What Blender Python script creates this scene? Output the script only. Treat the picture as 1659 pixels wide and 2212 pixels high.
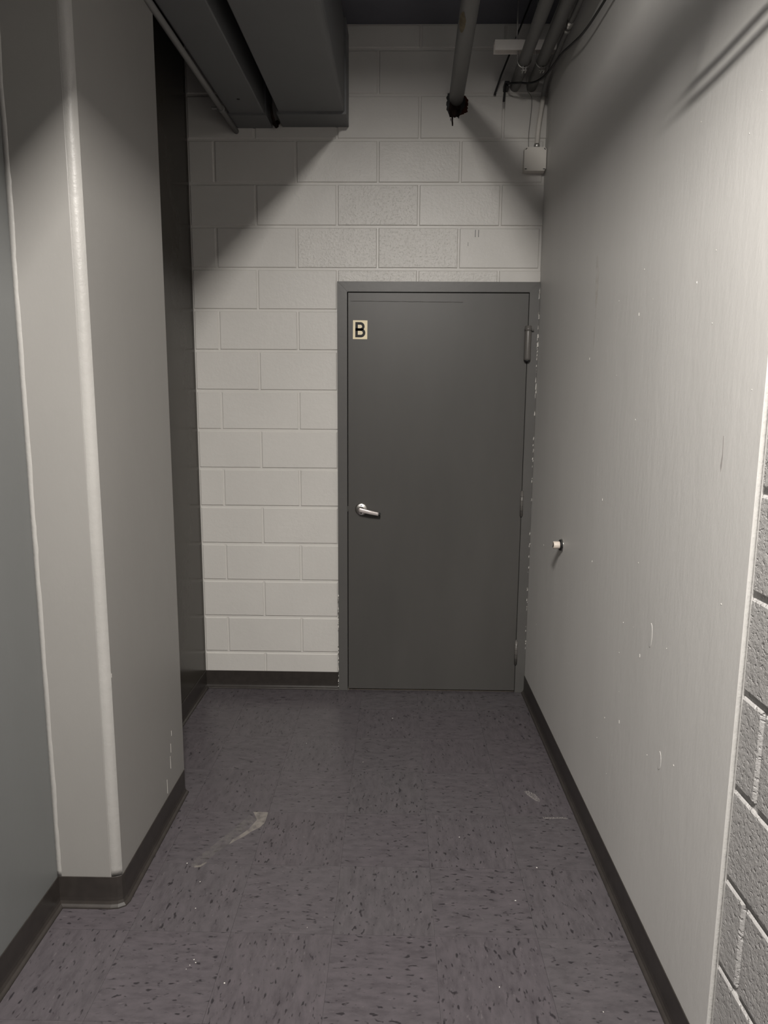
import bpy, bmesh, math, random
from mathutils import Vector, Matrix, noise as mnoise

# ------------------------------------------------------------------ camera
scene = bpy.context.scene
for o in list(bpy.data.objects):
    bpy.data.objects.remove(o, do_unlink=True)
C = scene.collection

F_PX, W_PX, H_PX = 1470.24, 1659, 2212
YAW, PITCH, ROLL = -0.01688, -0.15586, 0.00673
cam_data = bpy.data.cameras.new('camera')
cam = bpy.data.objects.new('camera', cam_data)
C.objects.link(cam)
cam_data.sensor_fit = 'HORIZONTAL'
cam_data.sensor_width = 36.0
cam_data.lens = F_PX / W_PX * 36.0
cam_data.clip_start = 0.02
_f = Vector((math.sin(YAW) * math.cos(PITCH), math.cos(YAW) * math.cos(PITCH), math.sin(PITCH)))
_r = Vector((math.cos(YAW), -math.sin(YAW), 0))
_u = _r.cross(_f)
_r2 = math.cos(ROLL) * _r + math.sin(ROLL) * _u
_u2 = -math.sin(ROLL) * _r + math.cos(ROLL) * _u
_m = Matrix(((_r2.x, _u2.x, -_f.x), (_r2.y, _u2.y, -_f.y), (_r2.z, _u2.z, -_f.z))).to_4x4()
_m.translation = Vector((0.3047, -3.5834, 1.562))
cam.matrix_world = _m
scene.camera = cam

# ------------------------------------------------------------------ world, lights, exposure
world = bpy.data.worlds.new('world')
scene.world = world
world.use_nodes = True
world.node_tree.nodes['Background'].inputs[0].default_value = (0.9, 0.95, 1.0, 1)
world.node_tree.nodes['Background'].inputs[1].default_value = 0.0

LX, LY, LZ = 0.305, -3.55, 3.262           # fluorescent batten over the photographer
LLEN, LWID = 1.2, 0.11

def area_light(name, loc, sx, sy, power, color):
    d = bpy.data.lights.new(name, 'AREA')
    d.shape = 'RECTANGLE'
    d.size = sx
    d.size_y = sy
    d.energy = power
    d.color = color
    d.spread = math.radians(177)
    o = bpy.data.objects.new(name, d)
    C.objects.link(o)
    o.location = loc
    return o

area_light('fluorescent_light', (LX, LY, LZ), LWID, LLEN, 190.0, (1.0, 0.955, 0.90))

vs = scene.view_settings
vs.view_transform = 'Standard'
vs.look = 'None'
vs.exposure = 0.0
vs.gamma = 1.0
vs.use_curve_mapping = False

# ------------------------------------------------------------------ materials
MATS = {}

def new_mat(name):
    m = bpy.data.materials.new(name)
    m.use_nodes = True
    nt = m.node_tree
    return m, nt, nt.nodes['Principled BSDF']

def N(nt, typ, **kw):
    n = nt.nodes.new(typ)
    for k, v in kw.items():
        if k.startswith('i_'):
            key = k[2:]
            key = int(key) if key.isdigit() else key.replace('_', ' ')
            n.inputs[key].default_value = v
        else:
            setattr(n, k, v)
    return n

def L(nt, a, ao, b, bi):
    nt.links.new(a.outputs[ao], b.inputs[bi])

def ramp(nt, stops):
    r = nt.nodes.new('ShaderNodeValToRGB')
    e = r.color_ramp.elements
    while len(e) < len(stops):
        e.new(0.5)
    for k, (p, c) in enumerate(stops):
        e[k].position = p
        e[k].color = (*c, 1) if len(c) == 3 else c
    return r

def painted(name, col, rough=0.45, var=0.06, bump=0.15, bscale=60.0, spec=0.5, stretch=(1, 1, 1), pores=0.0, coarse=0.0):
    """wall paint: slow tone drift, roller texture, optional block pores"""
    m, nt, b = new_mat(name)
    tc = N(nt, 'ShaderNodeNewGeometry')
    mp = N(nt, 'ShaderNodeMapping')
    mp.inputs['Scale'].default_value = stretch
    L(nt, tc, 'Position', mp, 'Vector')
    n1 = N(nt, 'ShaderNodeTexNoise', i_Scale=2.3, i_Detail=5.0, i_Roughness=0.6)
    L(nt, mp, 'Vector', n1, 'Vector')
    lo = tuple(c * (1 - var) for c in col)
    hi = tuple(min(1, c * (1 + var)) for c in col)
    r = ramp(nt, [(0.3, lo), (0.7, hi)])
    L(nt, n1, 'Fac', r, 'Fac')
    L(nt, r, 'Color', b, 'Base Color')
    n2 = N(nt, 'ShaderNodeTexNoise', i_Scale=bscale, i_Detail=4.0, i_Roughness=0.65)
    L(nt, mp, 'Vector', n2, 'Vector')
    h = n2
    hout = 'Fac'
    if coarse > 0:
        n4 = N(nt, 'ShaderNodeTexNoise', i_Scale=9.0, i_Detail=3.0)
        L(nt, mp, 'Vector', n4, 'Vector')
        ma = N(nt, 'ShaderNodeMath', operation='MULTIPLY_ADD')
        L(nt, n4, 'Fac', ma, 0)
        ma.inputs[1].default_value = coarse
        L(nt, n2, 'Fac', ma, 2)
        h, hout = ma, 'Value'
    if pores > 0:
        n3 = N(nt, 'ShaderNodeTexNoise', i_Scale=95.0, i_Detail=2.0, i_Roughness=0.5)
        L(nt, tc, 'Position', n3, 'Vector')
        r3 = ramp(nt, [(0.30, (0, 0, 0)), (0.44, (1, 1, 1))])
        L(nt, n3, 'Fac', r3, 'Fac')
        ma = N(nt, 'ShaderNodeMath', operation='MULTIPLY_ADD')
        L(nt, r3, 'Color', ma, 0)
        ma.inputs[1].default_value = pores
        L(nt, h, hout, ma, 2)
        h, hout = ma, 'Value'
    bp = N(nt, 'ShaderNodeBump', i_Strength=bump, i_Distance=0.004)
    L(nt, h, hout, bp, 'Height')
    L(nt, bp, 'Normal', b, 'Normal')
    b.inputs['Roughness'].default_value = rough
    b.inputs['Specular IOR Level'].default_value = spec
    MATS[name] = m
    return m

WALL = (0.63, 0.613, 0.582)
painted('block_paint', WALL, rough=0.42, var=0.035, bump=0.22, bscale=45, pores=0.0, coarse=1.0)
painted('block_paint_rough', WALL, rough=0.36, var=0.05, bump=0.55, bscale=75, pores=0.35, coarse=1.6)
painted('block_paint_semi', WALL, rough=0.38, var=0.045, bump=0.38, bscale=70, pores=0.15, coarse=1.4)
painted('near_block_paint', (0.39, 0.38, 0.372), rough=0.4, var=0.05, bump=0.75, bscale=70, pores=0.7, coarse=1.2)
painted('plaster_paint', (0.60, 0.588, 0.568), rough=0.5, spec=0.9, var=0.05, bump=0.17, bscale=45, stretch=(1, 1, 0.35), coarse=2.0)
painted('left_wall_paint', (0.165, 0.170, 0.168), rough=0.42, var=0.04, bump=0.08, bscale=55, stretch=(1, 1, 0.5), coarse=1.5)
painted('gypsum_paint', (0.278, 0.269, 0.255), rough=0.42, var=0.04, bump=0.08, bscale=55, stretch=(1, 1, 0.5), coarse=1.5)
painted('bead_paint', (0.37, 0.36, 0.343), rough=0.4, var=0.06, bump=0.35, bscale=50)
painted('ceiling_paint', (0.15, 0.152, 0.175), rough=0.8, var=0.1, bump=0.2, bscale=40, spec=0.2)
painted('duct_paint', (0.15, 0.153, 0.156), rough=0.5, var=0.05, bump=0.05, bscale=20, spec=0.4)
painted('pipe_paint', (0.20, 0.198, 0.193), rough=0.55, var=0.08, bump=0.1, bscale=60)
painted('white_paint', (0.70, 0.67, 0.62), rough=0.5, var=0.04, bump=0.05)
painted('door_paint', (0.076, 0.073, 0.069), rough=0.42, var=0.10, bump=0.05, bscale=25, stretch=(1, 1, 0.3), coarse=1.0)
painted('frame_paint', (0.10, 0.097, 0.093), rough=0.42, var=0.06, bump=0.12, bscale=35)
painted('steel_gray', (0.12, 0.113, 0.105), rough=0.34, var=0.05, bump=0.02)

def plain(name, col, rough=0.5, metal=0.0, spec=0.5, var=0.06):
    m, nt, b = new_mat(name)
    tc = N(nt, 'ShaderNodeNewGeometry')
    n1 = N(nt, 'ShaderNodeTexNoise', i_Scale=30.0, i_Detail=3.0)
    L(nt, tc, 'Position', n1, 'Vector')
    r = ramp(nt, [(0.3, tuple(c * (1 - var) for c in col)), (0.7, tuple(min(1, c * (1 + var)) for c in col))])
    L(nt, n1, 'Fac', r, 'Fac')
    L(nt, r, 'Color', b, 'Base Color')
    b.inputs['Roughness'].default_value = rough
    b.inputs['Metallic'].default_value = metal
    b.inputs['Specular IOR Level'].default_value = spec
    MATS[name] = m
    return m

plain('rubber_base', (0.035, 0.030, 0.027), rough=0.38, spec=0.45, var=0.15)
plain('satin_chrome', (0.72, 0.70, 0.67), rough=0.32, metal=1.0)
plain('chrome', (0.85, 0.84, 0.82), rough=0.12, metal=1.0)
plain('lever_metal', (0.80, 0.74, 0.72), rough=0.42, metal=0.75)
plain('black', (0.006, 0.006, 0.007), rough=0.6)
plain('black_cable', (0.008, 0.008, 0.009), rough=0.45)
plain('cream_sign', (0.97, 0.85, 0.58), rough=0.4, var=0.03)
plain('galvanised', (0.55, 0.54, 0.52), rough=0.4, metal=0.9)
plain('wire_gray', (0.16, 0.155, 0.15), rough=0.5)
plain('white_nylon', (0.72, 0.64, 0.56), rough=0.45)
plain('char', (0.018, 0.012, 0.010), rough=0.95, spec=0.1, var=0.6)
plain('rust_char', (0.045, 0.016, 0.011), rough=0.95, spec=0.1, var=0.7)
plain('beige_tape', (0.36, 0.30, 0.20), rough=0.7, var=0.25)
plain('paint_chip', (0.66, 0.64, 0.60), rough=0.6, var=0.15)
plain('brass_strip', (0.5, 0.44, 0.36), rough=0.35, metal=0.8)
plain('floor_slab', (0.03, 0.028, 0.028), rough=0.9)
plain('scrape_tone', (0.36, 0.34, 0.33), rough=0.6)
plain('strut_white', (0.90, 0.86, 0.81), rough=0.5, var=0.03)
painted('edge_paint', (0.52, 0.51, 0.49), rough=0.4, var=0.06, bump=0.4, bscale=60)
plain('lamp_housing', (0.7, 0.7, 0.7), rough=0.5)
m, nt, b = new_mat('lamp_tube')
b.inputs['Base Color'].default_value = (0.9, 0.9, 0.9, 1)
b.inputs['Emission Color'].default_value = (1, 0.95, 0.88, 1)
b.inputs['Emission Strength'].default_value = 2.0
MATS['lamp_tube'] = m

def vct():
    """vinyl composition tile: streaky chips running along the tile's own x axis"""
    m, nt, b = new_mat('vinyl_tile')
    tc = N(nt, 'ShaderNodeTexCoord')
    oi = N(nt, 'ShaderNodeObjectInfo')
    off = N(nt, 'ShaderNodeVectorMath', operation='MULTIPLY_ADD')
    cmb = N(nt, 'ShaderNodeCombineXYZ')
    for k in (0, 1, 2):
        L(nt, oi, 'Random', cmb, k)
    L(nt, cmb, 'Vector', off, 0)
    off.inputs[1].default_value = (37.0, 53.0, 71.0)
    L(nt, tc, 'Object', off, 2)
    # per-tile tone
    tone = ramp(nt, [(0.0, (0.078, 0.0695, 0.0755)), (0.5, (0.081, 0.0725, 0.0790)), (1.0, (0.082, 0.0750, 0.0800))])
    L(nt, oi, 'Random', tone, 'Fac')
    # soft mottling
    mpA = N(nt, 'ShaderNodeMapping')
    mpA.inputs['Scale'].default_value = (0.38, 1.0, 1.0)
    L(nt, off, 'Vector', mpA, 'Vector')
    nA = N(nt, 'ShaderNodeTexNoise', i_Scale=48.0, i_Detail=5.0, i_Roughness=0.62)
    L(nt, mpA, 'Vector', nA, 'Vector')
    rA = ramp(nt, [(0.30, (0.78, 0.77, 0.78)), (0.5, (1, 1, 1)), (0.72, (1.18, 1.16, 1.17))])
    L(nt, nA, 'Fac', rA, 'Fac')
    mul = N(nt, 'ShaderNodeMixRGB', blend_type='MULTIPLY', i_Fac=1.0)
    L(nt, tone, 'Color', mul, 1)
    L(nt, rA, 'Color', mul, 2)
    # dark chips
    mpB = N(nt, 'ShaderNodeMapping')
    mpB.inputs['Scale'].default_value = (0.48, 1.0, 1.0)
    L(nt, off, 'Vector', mpB, 'Vector')
    nB = N(nt, 'ShaderNodeTexNoise', i_Scale=96.0, i_Detail=1.6, i_Roughness=0.4, i_Distortion=0.2)
    L(nt, mpB, 'Vector', nB, 'Vector')
    rB = ramp(nt, [(0.63, (0, 0, 0)), (0.72, (1, 1, 1))])
    L(nt, nB, 'Fac', rB, 'Fac')
    mx = N(nt, 'ShaderNodeMixRGB', blend_type='MIX')
    L(nt, rB, 'Color', mx, 0)
    L(nt, mul, 'Color', mx, 1)
    mx.inputs[2].default_value = (0.028, 0.025, 0.028, 1)
    # pale chips
    nC = N(nt, 'ShaderNodeTexNoise', i_Scale=120.0, i_Detail=1.0)
    mpC = N(nt, 'ShaderNodeMapping')
    mpC.inputs['Scale'].default_value = (0.4, 1.0, 1.0)
    mpC.inputs['Location'].default_value = (3.1, 7.7, 0)
    L(nt, off, 'Vector', mpC, 'Vector')
    L(nt, mpC, 'Vector', nC, 'Vector')
    rC = ramp(nt, [(0.70, (0, 0, 0)), (0.78, (0.3, 0.3, 0.3))])
    L(nt, nC, 'Fac', rC, 'Fac')
    mx2 = N(nt, 'ShaderNodeMixRGB', blend_type='MIX')
    L(nt, rC, 'Color', mx2, 0)
    L(nt, mx, 'Color', mx2, 1)
    mx2.inputs[2].default_value = (0.17, 0.155, 0.16, 1)
    L(nt, mx2, 'Color', b, 'Base Color')
    # worn wax
    g = N(nt, 'ShaderNodeNewGeometry')
    nR = N(nt, 'ShaderNodeTexNoise', i_Scale=4.0, i_Detail=4.0)
    L(nt, g, 'Position', nR, 'Vector')
    rR = ramp(nt, [(0.3, (0.24, 0.24, 0.24)), (0.7, (0.36, 0.36, 0.36))])
    L(nt, nR, 'Fac', rR, 'Fac')
    L(nt, rR, 'Color', b, 'Roughness')
    bp = N(nt, 'ShaderNodeBump', i_Strength=0.06, i_Distance=0.002)
    L(nt, nA, 'Fac', bp, 'Height')
    L(nt, bp, 'Normal', b, 'Normal')
    b.inputs['Specular IOR Level'].default_value = 0.28
    MATS['vinyl_tile'] = m
vct()

def residue(name, col, lo, hi, scale, top):
    m, nt, b = new_mat(name)
    b.inputs['Base Color'].default_value = (*col, 1)
    b.inputs['Roughness'].default_value = 0.5
    g = N(nt, 'ShaderNodeNewGeometry')
    n = N(nt, 'ShaderNodeTexNoise', i_Scale=scale, i_Detail=6.0, i_Roughness=0.7)
    L(nt, g, 'Position', n, 'Vector')
    r = ramp(nt, [(lo, (0, 0, 0)), (hi, (top, top, top))])
    L(nt, n, 'Fac', r, 'Fac')
    L(nt, r, 'Color', b, 'Alpha')
    MATS[name] = m
residue('tape_film', (0.34, 0.31, 0.28), 0.30, 0.75, 28, 0.62)
residue('tape_film_thin', (0.24, 0.225, 0.21), 0.38, 0.80, 32, 0.30)
residue('scuff_paint', (0.45, 0.42, 0.40), 0.46, 0.68, 220, 0.6)
residue('wall_smear', (0.66, 0.60, 0.52), 0.35, 0.75, 20, 0.30)

# ------------------------------------------------------------------ mesh helpers
def link(name, me, mat=None, parent=None, loc=None, rot=None, smooth=False):
    o = bpy.data.objects.new(name, me)
    C.objects.link(o)
    if mat:
        if not me.materials:
            me.materials.append(MATS[mat])
    if parent:
        o.parent = parent
    if loc:
        o.location = loc
    if rot:
        o.rotation_euler = rot
    if smooth:
        for p in me.polygons:
            p.use_smooth = True
    return o

def tag(o, label=None, cat=None, group=None, kind=None):
    if label:
        o['label'] = label
    if cat:
        o['category'] = cat
    if group:
        o['group'] = group
    if kind:
        o['kind'] = kind
    return o

def empty(name, loc, rot=(0, 0, 0)):
    o = bpy.data.objects.new(name, None)
    C.objects.link(o)
    o.location = loc
    o.rotation_euler = rot
    o.empty_display_size = 0.05
    return o

def bm_mesh(bm, name):
    bmesh.ops.recalc_face_normals(bm, faces=bm.faces)
    me = bpy.data.meshes.new(name)
    bm.to_mesh(me)
    bm.free()
    return me

def add_box(bm, x0, x1, y0, y1, z0, z1):
    v = [bm.verts.new(p) for p in ((x0, y0, z0), (x1, y0, z0), (x1, y1, z0), (x0, y1, z0), (x0, y0, z1), (x1, y0, z1), (x1, y1, z1), (x0, y1, z1))]
    for f in ((0, 3, 2, 1), (4, 5, 6, 7), (0, 1, 5, 4), (1, 2, 6, 5), (2, 3, 7, 6), (3, 0, 4, 7)):
        bm.faces.new([v[i] for i in f])
    return v

def box_mesh(name, x0, x1, y0, y1, z0, z1, bevel=0.0, seg=2):
    bm = bmesh.new()
    add_box(bm, x0, x1, y0, y1, z0, z1)
    if bevel > 0:
        bmesh.ops.bevel(bm, geom=list(bm.edges), offset=bevel, segments=seg, affect='EDGES', profile=0.6)
    return bm_mesh(bm, name)

def add_tube(bm, pts, r, seg=16, caps=True):
    """tube along a polyline; r is a number or a list of radii"""
    pts = [Vector(p) for p in pts]
    n = len(pts)
    rr = r if isinstance(r, (list, tuple)) else [r] * n
    rings = []
    prev = None
    for i, p in enumerate(pts):
        t = (pts[min(i + 1, n - 1)] - pts[max(i - 1, 0)]).normalized()
        if prev is None:
            a = Vector((0, 0, 1)) if abs(t.z) < 0.9 else Vector((1, 0, 0))
            u = t.cross(a).normalized()
        else:
            u = (prev - t * prev.dot(t)).normalized()
        prev = u
        w = t.cross(u)
        rings.append([bm.verts.new(p + (u * math.cos(2 * math.pi * k / seg) + w * math.sin(2 * math.pi * k / seg)) * rr[i]) for k in range(seg)])
    for i in range(n - 1):
        for k in range(seg):
            bm.faces.new((rings[i][k], rings[i][(k + 1) % seg], rings[i + 1][(k + 1) % seg], rings[i + 1][k]))
    if caps:
        bm.faces.new(rings[0][::-1])
        bm.faces.new(rings[-1])

def tube_mesh(name, pts, r, seg=16):
    bm = bmesh.new()
    add_tube(bm, pts, r, seg)
    me = bm_mesh(bm, name)
    for p in me.polygons:
        p.use_smooth = len(p.vertices) == 4
    return me

def add_lathe(bm, prof, axis='y', seg=32, origin=(0, 0, 0)):
    """profile (radius, distance along axis)"""
    o = Vector(origin)
    rings = []
    for r, h in prof:
        ring = []
        for k in range(seg):
            a = 2 * math.pi * k / seg
            c, s = r * math.cos(a), r * math.sin(a)
            p = {'y': (c, h, s), 'z': (c, s, h), 'x': (h, c, s)}[axis]
            ring.append(bm.verts.new(o + Vector(p)))
        rings.append(ring)
    for i in range(len(rings) - 1):
        for k in range(seg):
            bm.faces.new((rings[i][k], rings[i][(k + 1) % seg], rings[i + 1][(k + 1) % seg], rings[i + 1][k]))
    bm.faces.new(rings[0][::-1])
    bm.faces.new(rings[-1])

def lathe_mesh(name, prof, axis='y', seg=32, smooth=True):
    bm = bmesh.new()
    add_lathe(bm, prof, axis, seg)
    me = bm_mesh(bm, name)
    if smooth:
        for p in me.polygons:
            p.use_smooth = len(p.vertices) == 4
    return me

def prism_mesh(name, poly, axis, a, b):
    """extrude a 2-D outline between a and b along an axis"""
    bm = bmesh.new()
    def P(u, v, h):
        return {'z': (u, v, h), 'y': (u, h, v), 'x': (h, u, v)}[axis]
    A = [bm.verts.new(P(u, v, a)) for u, v in poly]
    B = [bm.verts.new(P(u, v, b)) for u, v in poly]
    n = len(poly)
    bm.faces.new(A[::-1])
    bm.faces.new(B)
    for i in range(n):
        bm.faces.new((A[i], A[(i + 1) % n], B[(i + 1) % n], B[i]))
    return bm_mesh(bm, name)

def bez(p0, p1, p2, n=10):
    p0, p1, p2 = Vector(p0), Vector(p1), Vector(p2)
    return [(1 - t) ** 2 * p0 + 2 * t * (1 - t) * p1 + t * t * p2 for t in [i / n for i in range(n + 1)]]

def spline(pts, n=8):
    P = [Vector(p) for p in pts]
    P = [P[0] * 2 - P[1]] + P + [P[-1] * 2 - P[-2]]
    out = []
    for i in range(1, len(P) - 2):
        for k in range(n):
            t = k / n
            a, b_, c, d = P[i - 1], P[i], P[i + 1], P[i + 2]
            out.append(0.5 * ((2 * b_) + (c - a) * t + (2 * a - 5 * b_ + 4 * c - d) * t * t + (3 * b_ - a - 3 * c + d) * t ** 3))
    out.append(P[-2])
    return out

# ------------------------------------------------------------------ dimensions
XR = 1.0228            # right wall face
XL = -0.740            # left wall face
ZC = 3.367             # ceiling
YB = -5.6              # far end of the corridor behind the photographer
PX0, PX1, PY0, PY1 = XL, -0.541, -1.675, -1.035     # pillar
DX0, DX1, DZ1 = 0.0, 1.021, 2.177                   # outside of door frame
COURSE, BLK = 0.2032, 0.4064
Z0 = 0.2079                                          # first bed joint

# ------------------------------------------------------------------ structure
def struct(name, me, mat, label=None):
    return tag(link(name, me, mat), label, None, None, 'structure')

floor = struct('floor', box_mesh('floor', XL - 0.3, XR + 0.4, YB, 0.15, -0.12, -0.003), 'floor_slab', 'dark speckled vinyl tile floor')
ceiling = struct('ceiling', box_mesh('ceiling', XL - 0.3, XR + 0.4, YB, 0.15, ZC, ZC + 0.1), 'ceiling_paint', 'dark grey painted ceiling slab')
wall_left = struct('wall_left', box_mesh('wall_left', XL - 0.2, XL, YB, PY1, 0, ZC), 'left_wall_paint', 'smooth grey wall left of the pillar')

# pillar with a chamfered corner
ch1, ch2 = 0.034, 0.012
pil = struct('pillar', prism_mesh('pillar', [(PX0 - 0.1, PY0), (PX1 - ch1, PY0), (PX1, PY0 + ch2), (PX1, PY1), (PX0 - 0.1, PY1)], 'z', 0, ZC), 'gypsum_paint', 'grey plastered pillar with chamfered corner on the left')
# corner bead on the chamfer (paint built up over the metal bead) and caulk in the inner corner
random.seed(4)
def ragged_strip(name, base, du, dn, z0, z1, n, width, jitter, thick, mat, parent):
    """upright strip with an uneven left edge: base corner, du along the face, dn out of it"""
    bm = bmesh.new()
    base, du, dn = Vector(base), Vector(du).normalized(), Vector(dn).normalized()
    rows = []
    for i in range(n + 1):
        z = z0 + (z1 - z0) * i / n
        w = width + (mnoise.noise(Vector((z * 9, width * 77, 1))) + 0.6 * mnoise.noise(Vector((z * 31, 3, 2)))) * jitter
        p = base + Vector((0, 0, z))
        rows.append([bm.verts.new(q) for q in (p, p + dn * thick, p + du * w + dn * thick * 0.9, p + du * (w + thick))])
    for a, b_ in zip(rows, rows[1:]):
        for k in range(3):
            bm.faces.new((a[k], a[k + 1], b_[k + 1], b_[k]))
    bm.faces.new(rows[0]); bm.faces.new(rows[-1][::-1])
    o = link(name, bm_mesh(bm, name), mat, parent)
    for p in o.data.polygons:
        p.use_smooth = True
    return o

cdir = Vector((-ch1, -ch2, 0)).normalized()
cn = Vector((ch2, -ch1, 0)).normalized()
ragged_strip('corner_bead', (PX1, PY0 + ch2, 0), cdir, cn, 0.10, ZC - 0.001, 150, math.hypot(ch1, ch2) - 0.004, 0.0018, 0.0015, 'bead_paint', pil)
ragged_strip('caulk_bead', (PX0, PY0, 0), (1, 0, 0), (0, -1, 0), 0.10, ZC - 0.001, 150, 0.010, 0.003, 0.003, 'bead_paint', pil)

# ---- smooth part of the right wall, ends towards the photographer at YE; rough block wall carries on
YE = -2.222
wall_right = struct('wall_right', box_mesh('wall_right', XR, XR + 0.2, YE, 0.15, 0, ZC), 'plaster_paint', 'smooth painted right wall beside the door')
ragged_strip('paint_edge', (XR + 0.010, YE, 0), (-1, 0, 0), (0, -1, 0), 0.0, ZC - 0.001, 170, 0.0058, 0.0018, 0.0022, 'edge_paint', wall_right)

# ------------------------------------------------------------------ concrete blocks
def block_mesh(name, w, h, d, bev, rough, seed, n=(9, 5)):
    """block face in the x-z plane looking to -y, face at y=0, softly worn rim, uneven face"""
    rnd = random.Random(seed)
    bm = bmesh.new()
    nx, nz = n
    def coords(a, m):
        # rim rows close to the edge, then even spacing
        c = [0.0, bev * 0.45, bev]
        c += [bev + (a - 2 * bev) * i / (m - 1) for i in range(1, m - 1)]
        c += [a - bev, a - bev * 0.45, a]
        return c
    xs, zs = coords(w, nx), coords(h, nz)
    grid = []
    for j, z in enumerate(zs):
        row = []
        for i, x in enumerate(xs):
            ex = min(x, w - x) / bev
            ez = min(z, h - z) / bev
            e = min(ex, ez, 1.0)
            y = d * (1 - math.sin(e * math.pi / 2)) if e < 1 else 0.0
            nv = mnoise.noise(Vector((x * 22 + seed * 7.3, z * 22, seed)))
            if e < 1:
                y += rough * nv
            jx = rough * 1.2 * mnoise.noise(Vector((z * 40, seed, 5 + (0 if x < w / 2 else 9)))) if ex <= 1 else 0
            jz = rough * 1.2 * mnoise.noise(Vector((x * 40, seed, 3 + (0 if z < h / 2 else 9)))) if ez <= 1 else 0
            row.append(bm.verts.new((x + jx, y, z + jz)))
        grid.append(row)
    for j in range(len(zs) - 1):
        for i in range(len(xs) - 1):
            bm.faces.new((grid[j][i], grid[j][i + 1], grid[j + 1][i + 1], grid[j + 1][i]))
    # sides back into the mortar
    rim = grid[0] + [r[-1] for r in grid[1:]] + grid[-1][-2::-1] + [r[0] for r in grid[-2:0:-1]]
    back = [bm.verts.new((v.co.x, d + 0.02, v.co.z)) for v in rim]
    k = len(rim)
    for i in range(k):
        bm.faces.new((rim[i], back[i], back[(i + 1) % k], rim[(i + 1) % k]))
    bm.faces.new(back)
    bmesh.ops.recalc_face_normals(bm, faces=bm.faces)
    me = bpy.data.meshes.new(name)
    bm.to_mesh(me)
    bm.free()
    return me

BLOCK_CACHE = {}
def block(parent, w, h, d, bev, rough, mat, loc, rot=None, variants=5, rnd=random, joint=0.0):
    key = (round(w, 4), round(h, 4), mat, rnd.randrange(variants), d)
    if key not in BLOCK_CACHE:
        BLOCK_CACHE[key] = block_mesh('block', w, h, d, bev, rough, len(BLOCK_CACHE) + 1)
    return link('block', BLOCK_CACHE[key], mat, parent, loc, rot)

# back wall: mortar backing with the door opening cut out, every block a child
bm = bmesh.new()
MD = 0.0052                      # joints lie this far behind the block faces
for (a, b_, c, d_) in ((XL - 0.2, DX0 + 0.02, 0, ZC), (DX0 + 0.02, DX1 - 0.02, DZ1 - 0.02, ZC), (DX1 - 0.02, XR + 0.2, 0, ZC)):
    add_box(bm, a, b_, MD, 0.15, c, d_)
wall_back = struct('wall_back', bm_mesh(bm, 'wall_back'), 'block_paint', 'painted concrete block wall around the grey door')
J = 0.0085                       # joint width
rnd = random.Random(11)
ROUGH_SPOTS = {(12, 0), (11, 0), (11, 1), (10, 0), (10, 1)}
SEMI_SPOTS = {(12, 1), (13, 1), (13, 0)}
for r in range(0, 17):
    zb = Z0 + (r - 1) * COURSE
    zt = zb + COURSE
    zb, zt = max(zb, 0.0), min(zt, ZC)
    # even rows break at k*.4064, odd ones half a block over
    off = 0.0 if r % 2 == 0 else -0.2032
    xs = [off + k * BLK for k in range(-3, 5)]
    for k, xa in enumerate(xs):
        x0, x1 = max(xa, XL + 0.001), min(xa + BLK, XR + 0.02)
        if x1 - x0 < 0.05:
            continue
        segs = [(x0, x1, zb, zt)]
        if zb < DZ1 and x1 > DX0 + 0.001:
            segs = []
            if x0 < DX0 - 0.03:
                segs.append((x0, DX0 + 0.012, zb, zt))
            if zt > DZ1 + 0.02 and x1 > DX0:
                segs.append((max(x0, DX0), x1, DZ1 - 0.008, zt))
        for (a, b_, c, d_) in segs:
            ja, jb = J / 2, J / 2
            kk = round((xa - off) / BLK)
            rough = (r, kk) in ROUGH_SPOTS
            mat = 'block_paint_rough' if rough else ('block_paint_semi' if (r, kk) in SEMI_SPOTS else 'block_paint')
            w, h = (b_ - a) - J + 0.0015, (d_ - c) - J - 0.0018
            if w < 0.03 or h < 0.03:
                continue
            dz = rnd.uniform(-0.0004, 0.0004)
            dy = rnd.uniform(-0.0006, 0.0004)
            block(wall_back, w, h, MD + 0.0015, 0.0045, 0.0006, mat, (a + ja - 0.00075, dy, c + J / 2 + 0.0009 + dz), None, 4, rnd)

# smooth glossy recess wall; the pillar's shade is put into its dark colour
painted('recess_shade_paint', (0.052, 0.047, 0.040), rough=0.24, spec=0.12, var=0.10, bump=0.04, bscale=30, coarse=1.0)
wall_recess = struct('wall_recess', box_mesh('wall_recess', XL - 0.2, XL, PY1, 0.15, 0, ZC), 'recess_shade_paint', 'shaded glossy wall in the recess behind the pillar')

# rough block wall on the right, next to the photographer
XN = XR + 0.008
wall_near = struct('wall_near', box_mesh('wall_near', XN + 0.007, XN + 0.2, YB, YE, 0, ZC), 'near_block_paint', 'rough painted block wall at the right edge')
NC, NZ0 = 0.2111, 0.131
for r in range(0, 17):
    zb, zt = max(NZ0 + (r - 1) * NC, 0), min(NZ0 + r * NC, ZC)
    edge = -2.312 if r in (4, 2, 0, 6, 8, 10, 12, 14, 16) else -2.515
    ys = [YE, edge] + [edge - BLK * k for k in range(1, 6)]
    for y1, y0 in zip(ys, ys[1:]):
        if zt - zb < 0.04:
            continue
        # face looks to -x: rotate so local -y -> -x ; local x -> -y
        block(wall_near, (y1 - y0) - 0.009, (zt - zb) - 0.012, 0.0085, 0.006, 0.0011, 'near_block_paint', (XN, y1 - 0.0045, zb + 0.006), (0, 0, -math.pi / 2), 3, rnd)

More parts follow.
